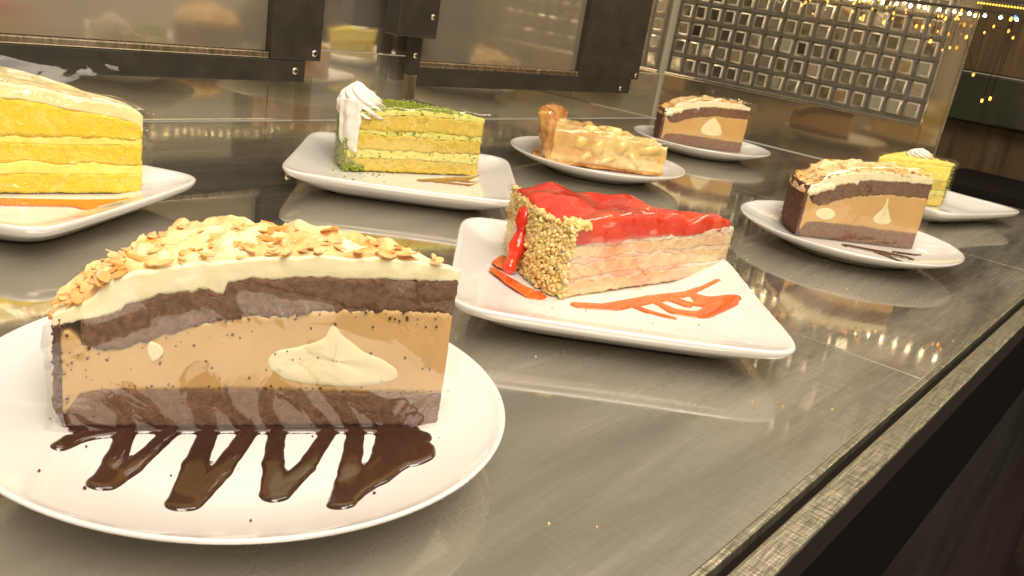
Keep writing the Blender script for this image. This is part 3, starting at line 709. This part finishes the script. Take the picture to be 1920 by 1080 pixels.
wedge('strawberry_jelly', A+.01, R-.002, wob(lambda r: l5(r)+.0018, .0012, 90, 3), jt, M_straw, t, 130, 40, 8, .0006, 45, 33, r0=.006, t0=-.008, lump=.0075, lf=44)
# nut crust on the round side
pts = []
for i in range(2600):
    a = random.uniform(-.015, A+.01); z = random.uniform(.0085, .0500); bul = .006*math.exp(-((a-.1)/.18)**2)*(1-((z-.02)/.05)**2)
    pts.append(pol(R-.005+bul+random.uniform(0, .0030), a, z))
for i in range(140): pts.append(pol(R-random.uniform(0, .012), random.uniform(-.02, .07), .0500+random.uniform(-.001, .002)))
crumbs('nut_crust', pts, .0008, .0018, M_nut, t, 2, (1.5, .8, .7), True, .16)
bm = bmesh.new()      # strawberry piece slid down the far side
for i in range(15): ico_blob(bm, pol(R-.001+.010*(i/14)**1.5, lerp(.33, .26, i/14), lerp(.043, .012, i/14)), .0048+.0012*math.sin(i*.9), 2, (1, 1, 1), .05)
o = bmobj('slipped_strawberry', bm, M_straw, t); rm = o.modifiers.new('remesh', 'REMESH'); rm.mode = 'VOXEL'; rm.voxel_size = .0009; rm.use_smooth_shade = True
sm_ = o.modifiers.new('smooth', 'SMOOTH'); sm_.iterations = 6
wrap(A, R, jt, t, .012, lift=.0035, peak=.006, seed=5)
SS = [[(-.02, -.010, .0016), (.02, -.018, .003), (.06, -.026, .002)], [(.034, -.024, .0014), (.036, -.040, .0020), (.040, -.050, .0022)], [(-0.0479, 0.0491, 0.003), (-0.0475, 0.0372, 0.004), (-0.0469, 0.0217, 0.005)], [(-0.0347, 0.0584, 0.003), (-0.0173, 0.0668, 0.003)], [(-0.0357, -0.0022, 0.003), (-0.0186, -0.0144, 0.003), (0.0771, -0.0298, 0.0016)], [(-0.0042, -0.0161, 0.002), (-0.0043, -0.0289, 0.002), (0.0009, -0.0424, 0.0016)], [(0.0159, -0.0204, 0.0018), (0.0119, -0.0373, 0.003), (0.0232, -0.0505, 0.004)], [(0.0281, -0.0225, 0.0018), (0.0291, -0.0366, 0.002)], [(0.0497, -0.0291, 0.002), (0.0443, -0.0394, 0.004), (0.0499, -0.051, 0.005)], [(0.0232, -0.0505, 0.004), (0.0424, -0.0529, 0.005)]]
def sqz(rot):
    def f(r, x, y):
        c, s = math.cos(-rot), math.sin(-rot); u, v = x*c-y*s, x*s+y*c; ph = math.atan2(v, u)
        ex, ey = sq_pt(ph, .087, 7); return sp_z(min(1, math.hypot(u, v)/math.hypot(ex, ey)), ph)+.0002
    return f
sauce('strawberry_sauce', (.424, .246, 0), SS, M_redsauce, 'orange red strawberry sauce puddles around the strawberry slice', sqz(R_(-49.5)), .0006, .0008, .0008, rs=1.6)

# ---- 5 pandan slice with whipped cream
def whip(parent, c, r, h, label='whipped_cream', lobes=7, droop=0, lean=(0, 0)):
    n, m_ = 70, 40; V = []; Fc = []
    for j in range(m_+1):
        v = j/m_; z = h*v; pr = math.sin(PI*min(1, .12+.88*(1-v)**.9)*.5+0)**.8*(1-v**6)
        for i in range(n):
            u = 2*PI*i/n; fl = 1+.16*math.cos(lobes*(u+2.6*v))*(1-.3*v)
            x = r*pr*fl*math.cos(u)+lean[0]*v; y = r*pr*fl*math.sin(u)+lean[1]*v
            p = Vector((x, y, z)); p += nv(p+Vector(c), 160, 3)*.0008
            V.append(Vector(c)+p)
    for j in range(m_):
        for i in range(n): Fc.append((j*n+i, j*n+(i+1) % n, (j+1)*n+(i+1) % n, (j+1)*n+i))
    Fc.append(list(range(n))); Fc.append([m_*n+i for i in range(n)])
    return mesh(label, V, Fc, M_whip, parent)
plate_square((.505, .508, 0), R_(-46), 'square white plate at the back under the green pandan slice with whipped cream')
t = empty('pandan_cake_slice', (.579, .493, 0), R_(159)); tag(t, 'yellow green pandan cake slice topped with white whipped cream and green crumbs, back centre', 'cake slice', 'pandan cake slices')
A, R = R_(38), .126
g1, g2, g3, g4 = w2(.0195, .0015, 40, 5), w2(.0270, .0018, 40, 6), w2(.0385, .0022, 35, 7), w2(.0425, .0018, 50, 8)
gt = table([(0, .0600), (.02, .0615), (.06, .0625), (.1, .0600), (.126, .0560)])
layers(t, A, R-.003, [('sponge', lambda r: .0085, g1, M_gspg, .0010, 220), ('cream_layer', lambda r: g1(r)-.0001, g2, M_gcream, .0008, 240), ('sponge', lambda r: g2(r)-.0001, g3, M_gspg, .0010, 220),
    ('cream_layer', lambda r: g3(r)-.0001, g4, M_gcream, .0008, 240), ('sponge', lambda r: g4(r)-.0001, lambda r: gt(r)-.0052, M_gspg, .0010, 220)], seed=40)
wedge('top_cream', A, R-.001, lambda r: gt(r)-.0053, lambda r: gt(r)-.0012, M_gcream, t, 90, 16, 5, .0008, 160, 46)
pts = []
for i in range(1500):
    r = R*math.sqrt(random.uniform(.03, 1)); pts.append(pol(r, random.uniform(0.01, A), gt(r)-.0012+random.uniform(0, .0012)))
for i in range(1300): pts.append(pol(R-.002+random.uniform(0, .0015), random.uniform(-.01, A), random.uniform(.009, .052)))
for i in range(120): pts.append((random.uniform(R-.018, R), random.uniform(-.001, .003), ZB+.001+abs(random.gauss(0, .003))))
crumbs('green_crumbs', pts, .0006, .0013, M_gcrumb, t)
whip(t, pol(R-.019, .17, .0520), .0190, .027, lobes=9, lean=(.008, 0.0))
# cream draped down the rounded side
V = []; Fc = []; nu, nw = 26, 34
for j in range(nw+1):
    v = j/nw; z = lerp(.066, .0240, v); wd = .0165*(1-.40*v**2)
    for i in range(nu+1):
        u = i/nu*2-1; th = PI*(i/nu); fl = 1+.10*math.cos(7*u*PI*.5)
        y = .0005+u*wd-.006; x = R-.006+math.sin(th)*.0105*fl*(1-.7*v**5)
        p = Vector((x-max(0, v-.0)*.002, SG*y, z)); p += nv(p, 130, 2)*.0010; V.append(p)
for j in range(nw):
    for i in range(nu): Fc.append((j*(nu+1)+i, j*(nu+1)+i+1, (j+1)*(nu+1)+i+1, (j+1)*(nu+1)+i))
o = mesh('draped_cream', V, Fc, M_whip, t); sd = o.modifiers.new('solid', 'SOLIDIFY'); sd.thickness = .003
wrap(A, R, gt, t, .012, lift=.003, seed=11, peak=.002)
SGr = [[(-0.0003, -0.0087, 0.002), (0.0341, -0.013, 0.003), (0.0771, -0.015, 0.002)], [(0.0341, -0.013, 0.002), (0.0558, -0.0401, 0.0016)], [(0.0122, -0.0152, 0.002), (0.0331, -0.0327, 0.0014), (0.0685, -0.0321, 0.001)]]
sauce('caramel_sauce', (.510, .503, 0), SGr, M_bsauce, 'brown caramel sauce drizzle beside the back centre pandan slice', sqz(R_(-46)), .0009, .0009, .0008, rs=2.0)

# ---- 6 yellow slice, left edge
plate_square((.208, .532, 0), R_(29), 'square white plate at the left edge under the yellow mango slice', .080)
t = empty('mango_cake_slice', (.279, .514, 0), R_(165)); tag(t, 'bright yellow layered mango slice in shiny film, cut off by the left edge', 'cake slice')
A, R = R_(40), .150
y1, y2, y3, y4 = w2(.0205, .0012, 40, 1), w2(.0265, .0022, 50, 2), w2(.0385, .0016, 40, 3), w2(.0430, .0016, 50, 4)
yt = table([(0, .0560), (.004, .0605), (.012, .0635), (.03, .0660), (.07, .0720), (.11, .0745), (.15, .0730)])
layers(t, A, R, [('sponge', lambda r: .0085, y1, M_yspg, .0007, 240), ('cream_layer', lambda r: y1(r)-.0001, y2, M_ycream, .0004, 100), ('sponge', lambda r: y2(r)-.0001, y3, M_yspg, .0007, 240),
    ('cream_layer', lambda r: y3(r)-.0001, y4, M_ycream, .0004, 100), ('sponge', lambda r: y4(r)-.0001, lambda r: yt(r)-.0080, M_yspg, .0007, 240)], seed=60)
wedge('glazed_top', A, R, lambda r: yt(r)-.0081, yt, M_ytop, t, 90, 16, 6, .0008, 60, 66, lump=.001)
wrap(A, R, yt, t, .009, lift=.003, seed=21, off=.0036, peak=.0, mat=M_crinkle)
film_flap(t, .010, .150, -.010, -.040, .062, .032, 3)
SY = [[(-0.0299, 0.008, 0.006), (0.014, -0.0089, 0.006), (0.0373, -0.018, 0.006), (0.0636, -0.0207, 0.004)], [(0.0373, -0.018, 0.006), (0.0384, -0.0303, 0.004)]]
sauce('strawberry_sauce', (.197, .522, 0), SY, M_redsauce, 'red orange sauce along the base of the yellow mango slice', sqz(R_(31)), .0009, .0009, .0008)

# ---- 7 apple pie
plate_round((.7772, .5000, 0), 'round white plate at the back under the apple pie slice')
t = empty('apple_pie_slice', (.812, .437, 0), R_(140)); tag(t, 'apple pie slice with tall golden fluted crust and pale apple chunks', 'pie slice')
A, R = R_(42), .140
pt = table([(0, .040), (.03, .042), (.06, .044), (.09, .0440), (.135, .0430)])
wedge('bottom_crust', A, R, lambda r: .0085, lambda r: .0120, M_pcrust, t, 80, 14, 3, .0007, 160, 70)
wedge('apple_filling', A, R-.012, lambda r: .0118, pt, M_papple, t, 100, 26, 10, .0018, 90, 71, lump=.004, lf=90)
V = []; Fc = []; na, nk = 60, 26
for i in range(na+1):
    a = lerp(-.01, A+.01, i/na); flu = math.sin(a*42)
    for k in range(nk+1):
        v = k/nk
        if v < .5: z = lerp(.0085, .054, v*2); r = R-.011+.010*(v*2)+.003*flu*sm(v*2)
        elif v < .62: z = .054+.003*math.sin((v-.5)/.12*PI); r = lerp(R-.001, R-.013, (v-.5)/.12)+.003*flu
        else: z = lerp(.054, .012, (v-.62)/.38); r = lerp(R-.013, R-.016, (v-.62)/.38)+.003*flu*(1-(v-.62)/.38)
        z += .0025*flu*sm((z-.03)/.03); p = pol(r, a, z); p += nv(p, 110, 8)*.0034+nv(p, 330, 8)*.0014; V.append(p)
for i in range(na):
    for k in range(nk): Fc.append((i*(nk+1)+k, (i+1)*(nk+1)+k, (i+1)*(nk+1)+k+1, i*(nk+1)+k+1))
for i in (0, na): Fc.append([i*(nk+1)+k for k in range(nk+1)])
mesh('fluted_crust', V, Fc, M_pcrust, t)
for (r, z, sx, sz) in ((.050, .034, .010, .0075), (.075, .030, .008, .008), (.020, .034, .012, .006), (.095, .033, .007, .008), (.035, .022, .010, .005), (.065, .018, .011, .004), (.088, .019, .007, .005), (.058, .046, .008, .005), (.083, .045, .007, .005)):
    bm = bmesh.new(); g = bmesh.ops.create_cube(bm, size=1)
    for v in g['verts']: v.co = Vector((v.co.x*sx*2.2, v.co.y*.012, v.co.z*sz*2.0))
    bmesh.ops.bevel(bm, geom=list(bm.edges), offset=.0018, segments=2, affect='EDGES')
    rot = Matrix.Rotation(random.uniform(-.9, .9), 4, 'Y') @ Matrix.Rotation(random.uniform(-.15, .15), 4, 'Z')
    bmesh.ops.transform(bm, matrix=Matrix.Translation((r, SG*(-.0052 if z < .04 else -.015), z)) @ rot, verts=bm.verts)
    bmobj('apple_chunk', bm, M_pchunk, t)
wrap(A, R-.006, table([(0, .042), (.09, .046), (.115, .050), (.135, .060)]), t, .012, lift=.002, seed=31)

# ---- 8 second pandan slice, far right
plate_square((1.099, .258, 0), R_(-15), 'square white plate at the far right edge under the pale pandan slice')
SG = -1
t = empty('pandan_cake_slice', (1.020, .287, 0), R_(-33)); tag(t, 'pale pandan cake slice with a white cream dollop, half hidden behind the right cheesecake', 'cake slice', 'pandan cake slices')
A, R = R_(34), .110
gt = table([(0, .058), (.05, .0600), (.1, .0600)])
layers(t, A, R-.003, [('sponge', lambda r: .0085, lambda r: .021, M_gspg, .0010, 220), ('cream_layer', lambda r: .0209, lambda r: .027, M_gcream, .0008, 240), ('sponge', lambda r: .0269, lambda r: .038, M_gspg, .0010, 220),
    ('cream_layer', lambda r: .0379, lambda r: gt(r)-.004, M_ycream, .0006, 200)], 70, seed=80)
wedge('top_cream', A, R-.001, lambda r: gt(r)-.0041, gt, M_ycream, t, 70, 12, 4, .0008, 160, 86)
pts = [pol(R-.002+random.uniform(0, .0015), random.uniform(-.01, A), random.uniform(.009, .060)) for i in range(1100)]
crumbs('green_crumbs', pts, .0006, .0013, M_gcrumb, t)
whip(t, pol(R-.028, .30, .0590), .014, .012, lobes=9)
wrap(A, R, gt, t, .012, lift=.003, seed=41)
SG = 1

# ---- crumbs lying about, plus shelf specks standing for glints
def scatter(name, label, cx, cy, rad, n, mat, zf, r0=.0003, r1=.0008, cat='crumbs', ang=None):
    pts = []
    for i in range(n):
        a = random.uniform(0, 2*PI) if ang is None else random.gauss(ang, .6); r = rad*math.sqrt(random.random()); x, y = r*math.cos(a), r*math.sin(a)
        pts.append((x, y, zf(r, x, y)+.0003))
    o = crumbs(name, pts, r0, r1, mat, None); o.location = (cx, cy, 0); tag(o, label, cat); return o
scatter('chocolate_crumbs', 'tiny dark chocolate crumbs scattered on the nearest round plate', .1724, .24, .078, 46, M_crust, rz_, .0002, .0006)
scatter('cake_crumbs', 'tiny pale crumbs fallen on the square plate of the strawberry slice', .421, .248, .060, 40, M_nut, sqz(R_(-49.5)), .0003, .0008)
scatter('green_crumbs', 'green crumbs fallen on the plate left of the back centre pandan slice', .505, .508, .062, 40, M_gcrumb, sqz(R_(-46)), .0004, .0010, ang=2.2)
scatter('glint_specks', 'tiny pale specks standing for glints on the metal shelf', .42, .15, .30, 70, M_nut, lambda r, x, y: .0 if y > -.055 else -.5, .0002, .0005, 'crumbs')  # pale specks added in place of sparkles on the metal
